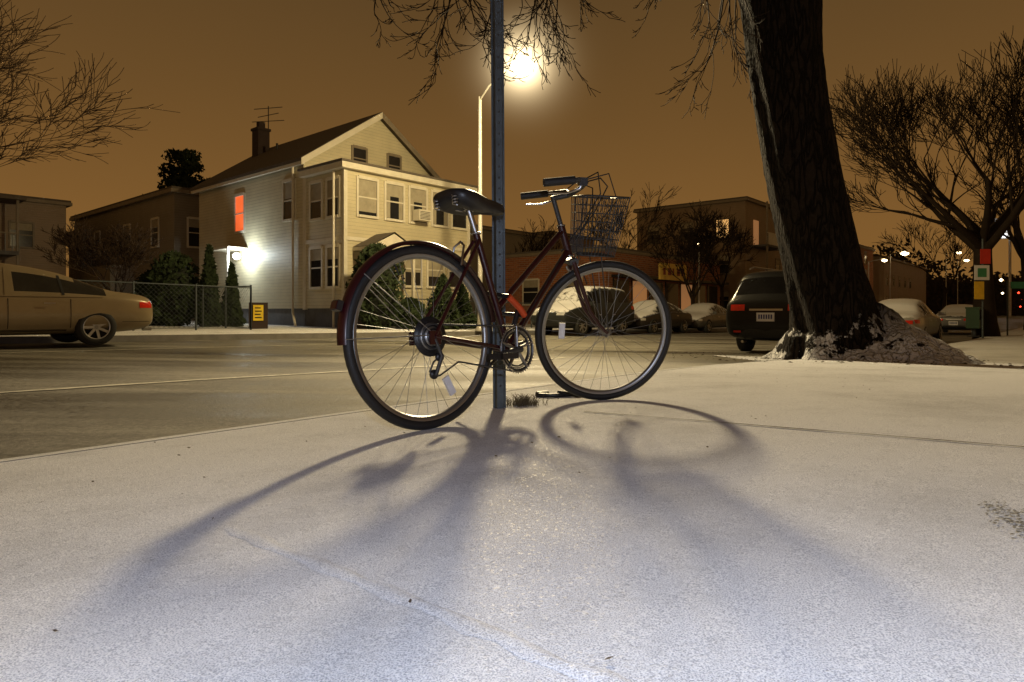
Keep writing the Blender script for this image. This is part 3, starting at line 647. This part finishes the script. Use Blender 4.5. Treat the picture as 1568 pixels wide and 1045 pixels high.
# ------------------------------------------------------------ bicycle
def bicycle():
    E=empty('bicycle')
    TH=math.radians(45.3)
    Mb=Matrix.Translation((-.310,2.43,.0))@Matrix.Rotation(TH,4,'Z')@Matrix.Rotation(math.radians(-4.0),4,'X')
    ax=Vector((-.342,0,.94)); pv=Vector((.883,0,.68))
    Mf=Mb@Matrix.Translation(pv)@Matrix.Rotation(math.radians(-38),4,ax)@Matrix.Translation(-pv)
    def wheel(T,cx,name,cass=False,ref=0):
        m=M(T); c=(cx,0,.345)
        m.ring(c,.327,.018,MDARK,seg=72,n=10)
        m.lathe(c,[(.312,-.012),(.300,-.011),(.293,0),(.300,.011),(.312,.012)],MSTEEL,72)
        hub=[(.001,-.055),(.007,-.055),(.007,-.035),(.020,-.035),(.020,-.031),(.011,-.028),(.011,.028),(.020,.031),(.020,.035),(.007,.035),(.007,.055),(.001,.055)]
        m.lathe(c,hub,MSTEEL,16)
        for k in range(36):
            side=1 if k%2 else -1; a=2*math.pi*k/36; off=math.radians(62)*(1 if (k//2)%2 else -1)
            h=Vector((cx+.02*math.cos(a+off),side*.033,.345+.02*math.sin(a+off))); r_=Vector((cx+.298*math.cos(a),0,.345+.298*math.sin(a)))
            m.tube([h,r_],.0010,MSTEEL,3)
        a=math.radians(ref); q=Vector((cx+.215*math.cos(a),-.008,.345+.215*math.sin(a)))
        m.obox(q,(.075,.012,.028),Matrix.Rotation(-a-math.radians(90 if not cass else 0),3,'Y'),MPLATE)
        m.tube([(cx+.293*math.cos(2),0,.345+.293*math.sin(2)),(cx+.25*math.cos(2),0,.345+.25*math.sin(2))],.003,MDARK,5)
        if cass:
            for i in range(6):
                r=.058-.007*i; m.lathe(c,[(.01,-.036-.004*i),(r,-.036-.004*i),(r,-.0375-.004*i),(.01,-.0375-.004*i)],MSTEEL if i%2 else MPLAST,32)
            m.lathe(c,[(.02,-.033),(.075,-.033),(.075,-.034),(.02,-.034)],MPLAST,32)
        m.obj(name,E)
    wheel(Mb,0,'rear_wheel',True,-62); wheel(Mf,1.075,'front_wheel',False,180)
    m=M(Mb); bb=Vector((.44,0,.28)); st=Vector((.285,0,.76)); hb=Vector((.876,0,.70)); ht=Vector((.826,0,.84))
    m.tube([bb,st],.0145,MREDP,12); m.tube([hb,ht],.018,MREDP,12)
    m.tube([hb+(ht-hb)*.2,bb+Vector((0,0,.01))],.0155,MREDP,12)
    m.tube([hb+(ht-hb)*.85,bb.lerp(st,.36)],.0135,MREDP,12)
    for sg in(-1,1):
        m.tube([bb+Vector((-.02,sg*.03,0)),Vector((.2,sg*.045,.315)),Vector((0,sg*.062,.345))],.0085,MREDP,8)
        m.tube([st+Vector((0,sg*.018,-.03)),Vector((0,sg*.062,.345))],.0075,MREDP,8)
        m.obox((0,sg*.062,.34),(.05,.006,.05),Matrix.Identity(3),MREDP)
    m.lathe(bb,[(.001,-.04),(.022,-.04),(.022,.04),(.001,.04)],MREDP,16)
    m.tube([bb+Vector((.04,0,.10)),bb+Vector((.07,0,.17))],.012,MPLAST,6)
    for sg in(-1,1): m.lathe(hb if sg<0 else ht,[(.0,-.001),(.02,0),(.021,.006),(.0,.007)],MCHROME,12,'z')
    m.tube([bb+Vector((.0,-.02,.02)),Vector((.58,-.02,.46)),Vector((.80,-.022,.70))],.0025,MDARK,5)
    m.obj('frame',E)
    m=M(Mb); sp=Vector((.252,0,.852)); m.tube([st,sp],.0125,MCHROME,10); m.ring(st,.018,.005,MCHROME,seg=16,n=6,plane='xy')
    m.obox(sp+Vector((0,0,.01)),(.05,.04,.025),Matrix.Identity(3),MCHROME)
    for sg in(-1,1):
        m.tube([sp+Vector((-.12,sg*.055,.02)),sp+Vector((-.04,sg*.022,-.002)),sp+Vector((.05,sg*.022,0)),sp+Vector((.15,sg*.01,.04))],.0035,MCHROME,6)
        m.tube([sp+Vector((-.12,sg*.055,.0+.003*k)) + Vector((.014*math.cos(k*1.6),.014*math.sin(k*1.6),0)) for k in range(14)],.003,MCHROME,5)
    rings=[]; sx_=.03
    for (x,w,z0,h) in((-.155,.035,.062,.018),(-.150,.080,.055,.04),(-.115,.100,.048,.058),(-.06,.096,.042,.062),(0,.068,.040,.058),(.05,.042,.040,.048),(.11,.028,.038,.042),(.15,.022,.034,.034),(.167,.008,.032,.014)):
        ring=[]
        for k in range(16):
            a=2*math.pi*k/16; ca,sa=math.cos(a),math.sin(a)
            ring.append((sp.x+sx_+x, w*math.copysign(abs(ca)**.7,ca), sp.z+z0-.012+ (h*.62*abs(sa)**.8 if sa>0 else -h*.75*abs(sa)**.8*(1 if abs(ca)>.3 else .55))))
        rings.append(ring)
    m.loft(rings,MPLAST); m.obj('saddle',E)
    m=M(Mb); rings=[]
    for i in range(40):
        a=math.radians(8+ (183-8)*i/39); ring=[]
        for k in range(7):
            q=math.radians(-80+160*k/6); rr=.346+.018*math.cos(q); ring.append((rr*math.cos(a),.026*math.sin(q),.345+rr*math.sin(a)))
        rings.append(ring)
    vs=[p for r in rings for p in r]; m.add(vs,[(i*7+k,i*7+k+1,(i+1)*7+k+1,(i+1)*7+k) for i in range(39) for k in range(6)],MREDP,True)
    for aa in(140,180):
        a=math.radians(aa)
        for sg in(-1,1): m.tube([(0,sg*.062,.35),(.35*math.cos(a),sg*.024,.345+.35*math.sin(a))],.0022,MSTEEL,5)
    m.obox((-.362,0,.46),(.02,.04,.035),Matrix.Rotation(.3,3,'Y'),MPLAST); m.obox((-.374,0,.462),(.006,.034,.028),Matrix.Rotation(.3,3,'Y'),MREDP)
    m.ring((.17,0,.655),.03,.006,MCHROME,200,340,16,6); m.tube([(.17,-.03,.62),(.19,-.03,.70),(.2,0,.72)],.005,MCHROME,6); m.tube([(.17,.03,.62),(.19,.03,.70),(.2,0,.72)],.005,MCHROME,6)
    m.obj('rear_fender',E)
    m=M(Mb); c=(bb.x,0,bb.z)
    for i,(r,yy) in enumerate(((.095,-.052),(.078,-.046))):
        m.ring((c[0],yy,c[2]),r,.0028,MSTEEL,seg=48,n=6); m.ring((c[0],yy,c[2]),r-.008,.004,MPLAST,seg=48,n=6)
        for k in range(5):
            a=6.283*k/5+.3; m.tube([(c[0],yy,c[2]),(c[0]+r*math.cos(a),yy,c[2]+r*math.sin(a))],.006,MSTEEL,6)
        for k in range(44):
            a=6.283*k/44; m.obox((c[0]+(r+.004)*math.cos(a),yy,c[2]+(r+.004)*math.sin(a)),(.006,.003,.004),Matrix.Rotation(-a,3,'Y'),MSTEEL)
    def crank(a,yy,sg):
        e=Vector((c[0]+.17*math.cos(a),yy,c[2]+.17*math.sin(a)))
        m.tube([(c[0],yy,c[2]),e],[.014,.010],MWIRE,8); m.tube([e,e+Vector((0,sg*.10,0))],.006,MCHROME,6)
        for dx in(-.035,.035): m.obox(e+Vector((dx,sg*.06,0)),(.015,.09,.024),Matrix.Identity(3),MPLAST)
        for dy in(.02,.10): m.obox(e+Vector((0,sg*dy,0)),(.085,.012,.022),Matrix.Identity(3),MPLAST)
    crank(math.radians(188),-.075,-1); crank(math.radians(8),.075,1)
    ch=[]; cr=.095; gr=.045
    for k in range(13): a=math.radians(90-180*k/12); ch.append((c[0]+cr*math.cos(a),-.05,c[2]+cr*math.sin(a)))
    ch+=[(.12,-.048,.245),(.03,-.046,.20),(.0,-.046,.195),(-.02,-.046,.215),(.0,-.046,.25),(.03,-.046,.27),(.02,-.046,.30)]
    for k in range(9): a=math.radians(-60-210*k/8); ch.append((gr*math.cos(a),-.046,.345+gr*math.sin(a)))
    m.tube(ch,.0038,MWIRE,5,closed=True)
    m.tube([(.0,-.06,.335),(.015,-.062,.30),(.03,-.06,.27),(.0,-.056,.20)],.008,MWIRE,6)
    for q in((.03,.268),(.0,.205)): m.lathe((q[0],-.046,q[1]),[(.001,-.006),(.018,-.005),(.018,.005),(.001,.006)],MPLAST,12)
    m.tube([(.44,.05,.26),(.33,.09,.16),(.26,.12,.06)],.008,MWIRE,6)
    m.obj('drivetrain',E)
    m=M(Mb); p=Vector((.455,0,.47))
    m.tube([p+Vector((-.04,-.04,.03)),p+Vector((.02,-.045,-.02)),p+Vector((.05,-.04,-.05))],.014,MORANGE,8)
    m.tube([p+Vector((-.04,-.04,.03)),p+Vector((-.07,.05,.05)),p+Vector((.0,.16,.04)),p+Vector((.09,.14,-.03)),p+Vector((.05,-.04,-.05))],.010,MPLAST,8)
    m.obj('lock',E)
    m=M(Mf); cr_=Vector((.883,0,.68)); fh=1.075
    m.obox(cr_,(.04,.12,.022),Matrix.Rotation(math.radians(-20),3,'Y'),MWIRE)
    for sg in(-1,1): m.tube([cr_+Vector((0,sg*.052,0)),Vector((.98,sg*.052,.45)),Vector((1.03,sg*.052,.385)),Vector((fh,sg*.052,.345))],[.012,.010,.008,.007],MREDP,8)
    m.tube([Vector((.83,0,.83)),Vector((.776,0,.978))],.0115,MWIRE,10); m.tube([Vector((.779,0,.965)),Vector((.85,0,.985))],.0125,MWIRE,10)
    m.ring((.895,0,.66),.03,.006,MCHROME,190,350,16,6)
    for sg in(-1,1): m.tube([(.9,sg*.03,.62),(.915,sg*.035,.70),(.905,0,.72)],.005,MCHROME,6)
    m.obj('fork_and_stem',E)
    m=M(Mf)
    def hb_(p,sg): y=sg*p[1]; return (p[0],y,p[2]-y*.09-.012)
    half=[(.85,0,.995),(.862,.05,1.003),(.882,.11,1.022),(.885,.17,1.036),(.865,.225,1.038),(.83,.252,1.034),(.78,.262,1.026),(.69,.268,1.012)]
    m.tube([hb_(p,-1) for p in half[::-1]]+[hb_(p,1) for p in half[1:]],.011,MWIRE,10)
    for sg in(-1,1):
        m.tube([hb_((.81,.257,1.031),sg),hb_((.675,.268,1.010),sg)],.0175,MDARK,10)
        m.tube([hb_(p,sg) for p in((.85,.245,1.028),(.84,.235,.998),(.78,.243,.975),(.70,.255,.97))],[.008,.006,.005,.004],MCHROME,6)
        m.obox(hb_((.85,.243,1.028),sg),(.035,.03,.035),Matrix.Identity(3),MPLAST)
        m.tube([hb_((.87,.23,1.03),sg),(.94,sg*.2,1.06),(1.0,sg*.12,1.03),(.98,sg*.02,.92),(.90,0,.78)],.0032,MDARK,5)
    m.tube([(.85,-.2,1.04),(.95,-.12,1.09),(1.0,-.02,1.0),(.93,.03,.85),(.84,.02,.72)],.0032,MDARK,5)
    m.tube([(.85,-.15,1.04),(.97,-.22,1.08),(1.05,-.12,.97),(.95,-.03,.80)],.0032,MDARK,5)
    m.lathe((.87,-.12,1.035),[(.001,.02),(.02,.015),(.026,0),(.001,-.002)],MCHROME,14,'z')
    m.obj('handlebar',E)
    m=M(Mf); z1,z0=.985,.715
    def rect(z):
        t=(z-z0)/(z1-z0); return .905,1.06+.04*t,.105+.04*t
    for k in range(8):
        z=z0+(z1-z0)*k/7; xa,xb,w=rect(z); rr=.0042 if k in(0,7) else .0019
        m.tube([(xa,-w,z),(xb,-w,z),(xb,w,z),(xa,w,z)],rr,MWIRE,4,closed=True)
    def pt(z,f):
        xa,xb,w=rect(z)
        i=int(f)%4; t=f-int(f); c4=[(xa,-w),(xb,-w),(xb,w),(xa,w)]; a=c4[i]; b=c4[(i+1)%4]
        return (a[0]+(b[0]-a[0])*t,a[1]+(b[1]-a[1])*t,z)
    for k in range(40): m.tube([pt(z1,k/10),pt(z0,k/10)],.0019,MWIRE,4)
    xa,xb,w=rect(z0)
    for k in range(10): y=-w+2*w*k/9; m.tube([(xa,y,z0),(xb,y,z0)],.0019,MWIRE,3)
    for sg in(-1,1): m.tube([(1.0,sg*.1,z0),(1.075,sg*.062,.355)],.003,MWIRE,5)
    m.obj('wire_basket',E)
bicycle()
# ------------------------------------------------------------ sign post
def signpost():
    E=empty('sign_post'); m=M(Matrix.Translation((-.055,3.0,0))@Matrix.Rotation(math.radians(8),4,'Z')@Matrix.Rotation(math.radians(-.35),4,'Y'))
    w=.024; d=.02
    pts=[(-w-.006,d),(-w+.004,d),(-w+.012,-d+.004),(w-.012,-d+.004),(w-.004,d),(w+.006,d),(w+.006,d-.004),(w-.002,d-.004),(w-.009,-d),(-w+.009,-d),(-w+.002,d-.004),(-w-.006,d-.004)]
    m.loft([[(x,y,z) for x,y in pts] for z in(-.1,1,2,3.1)],MPOLE,False)
    for k in range(60):
        z=.1+k*.05; m.lathe((0,-d-.0005,z),[(.001,-.001),(.005,-.001),(.005,.0)],MJOINT,8)
    m.obj('post',E)
    m=M(Matrix.Translation((-.075,2.975,0))); m.box(-.15,.15,-.004,.0,2.5,2.95,MPLATE); m.box(-.13,.13,-.006,-.0045,2.72,2.93,MTAIL); m.box(-.13,.13,-.006,-.0045,2.53,2.70,MTAIL); m.obj('parking_sign',E)
signpost()
m=M(); rnd=random.Random(31); MGR=mat('dry_grass',(.13,.10,.05),.9)
for k in range(220):
    x=.05+rnd.gauss(0,.04); y=3.08+rnd.gauss(0,.03); a=rnd.uniform(0,6.28); l=rnd.uniform(.015,.055); b=rnd.uniform(.3,1); z=zs(x,y)
    m.tube([(x,y,z),(x+l*.4*math.cos(a)*b,y+l*.4*math.sin(a)*b,z+l*.7),(x+l*math.cos(a)*b,y+l*math.sin(a)*b,z+l)],[.0016,.0012,.0005],MGR,3)
m.obj('dry_weeds')
m=M(Matrix.Translation((0,0,-.012))); m.tube([(.13,3.42,.015),(.2,3.36,.018),(.28,3.40,.016),(.36,3.44,.018),(.42,3.40,.015),(.33,3.36,.02),(.24,3.41,.03)],.011,MPLAST,8); m.tube([(.13,3.42,.015),(.19,3.45,.015)],.018,MPLAST,8); m.obj('cable_lock')
m=M(); ML=mat('dead_leaf',(.07,.045,.026),.9)
for k in range(600):
    if k<340: a=rnd.uniform(0,6.28); q=rnd.uniform(.9,2.2); x=4.2+q*math.cos(a)*1.2; y=8.1+q*math.sin(a)
    elif k<510: x,y=W(rnd.uniform(-3,8),rnd.uniform(.9,2.45))
    else: x,y=W(rnd.uniform(-1,9),rnd.uniform(-5,2.3))
    s_=rnd.uniform(.008,.03) if k<340 else rnd.uniform(.002,.007); z=zs(x,y)+.004; a=rnd.uniform(0,6.28)
    c,s=math.cos(a)*s_,math.sin(a)*s_
    m.add([(x-c,y-s,z),(x+s*.5,y-c*.5,z+s_*.4),(x+c,y+s,z+.002),(x-s*.5,y+c*.5,z)],[(0,1,2,3)],ML)
m.obj('fallen_leaves')
# ------------------------------------------------------------ street lamp
LX,LY,LZ=.29,18.0,7.24
def lamp():
    E=empty('street_lamp'); bx,by=-1.08,22.1; bz=zr(bx,by)+.14
    m=M(); m.tube([(bx,by,bz),(bx,by,bz+.5),(bx,by,7.7)],[.10,.085,.055],MLPOLE,12); m.lathe((bx,by,bz),[(.17,0),(.17,.06),(.12,.12),(.1,.3)],MLPOLE,14,'z')
    m.tube([(bx,by,7.6),(bx+.35,by-.9,7.78),(bx+.9,by-2.4,7.72),(LX-.1,LY+.3,LZ+.14)],.035,MLPOLE,8); m.obj('pole',E)
    m=M(Matrix.Translation((LX,LY,LZ))@Matrix.Rotation(math.radians(20),4,'Z'))
    rings=[]
    for y,w,h in((.35,.05,.05),(.25,.1,.08),(0,.16,.1),(-.2,.15,.09),(-.35,.05,.04)):
        rings.append([(w*math.cos(6.283*k/12),y,.15+h*math.sin(6.283*k/12)) for k in range(12)])
    m.loft(rings,MLPOLE); m.obj('lamp_head',E)
    m=M(); m.lathe((LX,LY,LZ),[(.001,-.28),(.18,-.22),(.30,-.07),(.31,.02),(.001,.04)],emat('lamp_lens',(1,.92,.72),40),20,'z'); m.obj('lens',E)
    mt=bpy.data.materials.new('emissive_halo'); mt.use_nodes=True; nt=mt.node_tree; nt.nodes.clear()  # halo round the lamp painted as a self-emitting volume; nothing scatters in it
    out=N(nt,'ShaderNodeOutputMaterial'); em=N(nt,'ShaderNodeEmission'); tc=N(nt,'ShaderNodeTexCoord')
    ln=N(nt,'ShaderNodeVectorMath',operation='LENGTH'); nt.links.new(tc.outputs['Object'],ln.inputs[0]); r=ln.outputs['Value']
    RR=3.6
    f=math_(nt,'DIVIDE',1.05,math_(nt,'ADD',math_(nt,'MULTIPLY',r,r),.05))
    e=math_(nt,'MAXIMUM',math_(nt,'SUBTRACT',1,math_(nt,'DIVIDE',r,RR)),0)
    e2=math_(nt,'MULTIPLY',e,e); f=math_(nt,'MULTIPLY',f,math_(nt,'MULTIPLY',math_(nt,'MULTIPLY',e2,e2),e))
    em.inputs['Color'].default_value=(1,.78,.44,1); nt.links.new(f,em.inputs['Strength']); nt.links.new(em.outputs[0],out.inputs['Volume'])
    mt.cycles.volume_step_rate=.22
    m=M(); m.lathe((0,0,0),[(RR*math.sin(math.pi*k/16)+.0001,-RR*math.cos(math.pi*k/16)) for k in range(17)],mt,24,'z'); o=m.obj('painted_lamp_halo',E); o.location=(LX,LY,LZ)  # ball that holds the added halo glow
    def light(nm,t,P,col,aim=None,ang=100,bl=.6,r=.26,dz=-.56,dy=0):
        L=bpy.data.lights.new(nm,t); L.energy=P; L.color=col; L.shadow_soft_size=r
        if t=='SPOT': L.spot_size=math.radians(ang); L.spot_blend=bl
        o=bpy.data.objects.new(nm,L); o.location=(LX,LY+dy,LZ+dz); sc.collection.objects.link(o); o.parent=E
        if aim: o.rotation_euler=(Vector(aim)-Vector(o.location)).to_track_quat('-Z','Y').to_euler()
    light('street_beam','SPOT',6300,(1,.81,.50),(0.2,1.4,0),72,.9,.42,-.1,-.76)
    light('lamp_glow','POINT',3000,(1,.77,.38))
lamp()
L=bpy.data.lights.new('camera_flash','POINT'); L.energy=96; L.color=(.70,.79,1); L.shadow_soft_size=.03
o=bpy.data.objects.new('camera_flash',L); o.location=(.06,-.30,.72); sc.collection.objects.link(o)
# ------------------------------------------------------------ far lamps, signs, fences
MBULB=emat('distant_lamp_bulb',(1,.75,.4),14); MBW=emat('white_bulb',(.95,.97,1),2.5); MRL=emat('red_lamp',(1,.05,.02),5)
def farlamp(x,y,z,mt=MBULB,r=.28):
    m=M(); zb=zr(x,y); m.tube([(x-1.2,y+1,zb),(x-1.2,y+1,z)],.08,MLPOLE,6); m.tube([(x-1.2,y+1,z-.1),(x,y,z+.2)],.05,MLPOLE,5)
    m.lathe((x,y,z),[(.001,-r*.7),(r*.8,-r*.4),(r,0),(.001,r*.4)],mt,10,'z'); m.obj('street_lamp')
farlamp(40.5,71,6,r=.28); farlamp(47.5,79,7.5,r=.48); farlamp(65,95,9,r=.35); farlamp(94,135,11,r=.5)
m=M(); x,y=12.6,44.0; m.tube([(x,y,-.7),(x,y,4.9)],.06,MLPOLE,6); m.lathe((x,y,5.0),[(.001,-.1),(.13,0),(.001,.1)],MBULB,8,'z'); m.obj('street_lamp')
m=M(); x,y=88.9,120
for i in range(3):
    for j in range(3): m.box(x-2+i*1.5,x-.9+i*1.5,y,y+.3,14+j*1.15,14.75+j*1.15,MBW)
m.tube([(x+2.6,y,-1),(x+2.6,y,21)],.22,MLPOLE,8); m.box(x-2.2,x+2.7,y+.31,y+.5,13.8,17.6,MLPOLE); m.obj('illuminated_sign')
m=M()
for k in range(14):
    x=60+k*6.5; y=x*1.27+R.uniform(-6,6); z=R.uniform(0,5); m.lathe((x,y,z),[(.001,-.2),(.22,0),(.001,.2)],MRL if k%2 else MBULB,6,'z')
m.obj('distant_lights')
def ssign():
    E=empty('street_signs'); x,y=16.0,22.2; z=zr(x,y)+.1; m=M(); m.tube([(x,y,z),(x,y,2.9)],.035,MPOLE,6); m.obj('pole',E)
    m=M(); y-=.05; m.box(x-.12,x+.22,y-.02,y,2.05,2.55,mat('red_sign',(.6,.03,.02),.4)); m.box(x-.32,x+.18,y-.02,y,1.5,2.0,MPLATE); m.box(x-.22,x+.08,y-.024,y-.021,1.6,1.9,mat('green_print',(.05,.25,.12),.5)); m.box(x-.32,x+.0,y-.02,y,.85,1.45,mat('yellow_sign',(.8,.5,.03),.4)); m.obj('sign_panels',E)
    m=M(); x=19.3; y=24.6; m.box(x-.5,x+.5,y,y+.03,1.3,1.55,mat('street_name_panel',(.04,.3,.18),.4)); m.tube([(x-.6,y+.05,-.6),(x-.6,y+.05,1.6)],.03,MPOLE,6); m.obj('street_name_sign')
ssign()
def newsbox(x,y,mt):
    z=zr(x,y)+.17; m=M(Matrix.Translation((x,y,z))@Matrix.Rotation(UA,4,'Z'))
    m.box(-.22,.22,-.2,.2,.3,1.0,mt); m.box(-.24,.24,-.22,.22,1.0,1.06,mt); m.box(-.17,.17,-.215,-.2,.6,.95,MGLASS); m.box(-.05,.05,-.05,.05,.03,.3,MPLAST); m.box(-.2,.2,-.18,.18,0,.03,MPLAST); m.obj('newspaper_box')
newsbox(16.6,23.5,mat('green_box_paint',(.015,.05,.02),.5)); newsbox(17.0,24,mat('blue_box_paint',(.03,.06,.12),.5))
def fence(s0,s1,n,h,name='chain_link_fence',cross=False):
    m=M()
    k=int(abs(s1-s0)/2)+1
    def q(t,z):
        s=s0+(s1-s0)*t if not cross else s0; nn=n if not cross else n+(s1-s0)*t
        x,y=W(s,nn); return (x,y,zr(x,y)+.13+z)
    for i in range(k+1): m.tube([q(i/k,0),q(i/k,h+.04)],.03,MPOLE,6)
    m.tube([q(i/k,h) for i in range(k+1)],.02,MPOLE,5); m.tube([q(i/k,.06) for i in range(k+1)],.008,MPOLE,4)
    w=abs(s1-s0); c=int(w/.13)
    for i in range(c):
        t=i/c; dt=h/w
        if t+dt<=1: m.tube([q(t,.06),q(t+dt,h)],.0035,MPOLE,3); m.tube([q(t+dt,.06),q(t,h)],.0035,MPOLE,3)
    m.obj(name)
fence(3.2,9.6,18.6,1.25); fence(15.6,30,18.6,1.1); fence(9.6,16,18.6,1.3,cross=True)
bx_,by_=-8.0,20.6
m=M(Matrix.Translation((bx_,by_,zr(bx_,by_)+.14))@Matrix.Rotation(.35,4,'Z'))
MY=mat('yellow_board',(.85,.6,.04),.4)
for sg in(-1,1):
    m.add([(-.28,sg*.22,0),(.28,sg*.22,0),(.28,sg*.03,.82),(-.28,sg*.03,.82),(-.28,sg*.22+.02,0),(.28,sg*.22+.02,0),(.28,sg*.03+.02,.82),(-.28,sg*.03+.02,.82)],[(0,1,2,3),(7,6,5,4),(0,4,5,1),(1,5,6,2),(2,6,7,3),(3,7,4,0)],MCHIM)
m.add([(-.15,-.19,.25),(.15,-.19,.25),(.15,-.08,.74),(-.15,-.08,.74)],[(0,1,2,3)],MY)
for k in range(4):
    z=.33+k*.10; y=-.19+.11*(z-.25)/.49-.006; m.add([(-.10,y,z),(.10-.03*(k%2),y,z),(.10-.03*(k%2),y+.008,z+.035),(-.10,y+.008,z+.035)],[(0,1,2,3)],MPLAST)
m.obj('sandwich_board_sign')
# ------------------------------------------------------------ world
w=bpy.data.worlds.new('World'); sc.world=w; w.use_nodes=True; nt=w.node_tree; bg=nt.nodes['Background']
tc=N(nt,'ShaderNodeTexCoord'); sx=N(nt,'ShaderNodeSeparateXYZ'); nt.links.new(tc.outputs['Generated'],sx.inputs[0])
nz=noise(nt,tc.outputs['Generated'],1.6,3,.5)
v=math_(nt,'ADD',sx.outputs[2],math_(nt,'MULTIPLY',math_(nt,'SUBTRACT',nz,.5),.12))
c=ramp(nt,v,[(0,(.220,.105,.026)),(.12,(.205,.099,.026)),(.3,(.145,.073,.021)),(.5,(.092,.050,.017)),(1,(.05,.03,.014))])
nt.links.new(c,bg.inputs['Color']); bg.inputs['Strength'].default_value=1.0
# ------------------------------------------------------------ camera
cam=bpy.data.cameras.new('camera'); cam.sensor_width=36; cam.lens=1000/1568*36; cam.shift_y=-45.5/1568; cam.clip_start=.02; cam.clip_end=2000
o=bpy.data.objects.new('camera',cam); o.location=(0,0,.44); o.rotation_euler=(math.radians(90),0,0); sc.collection.objects.link(o); sc.camera=o
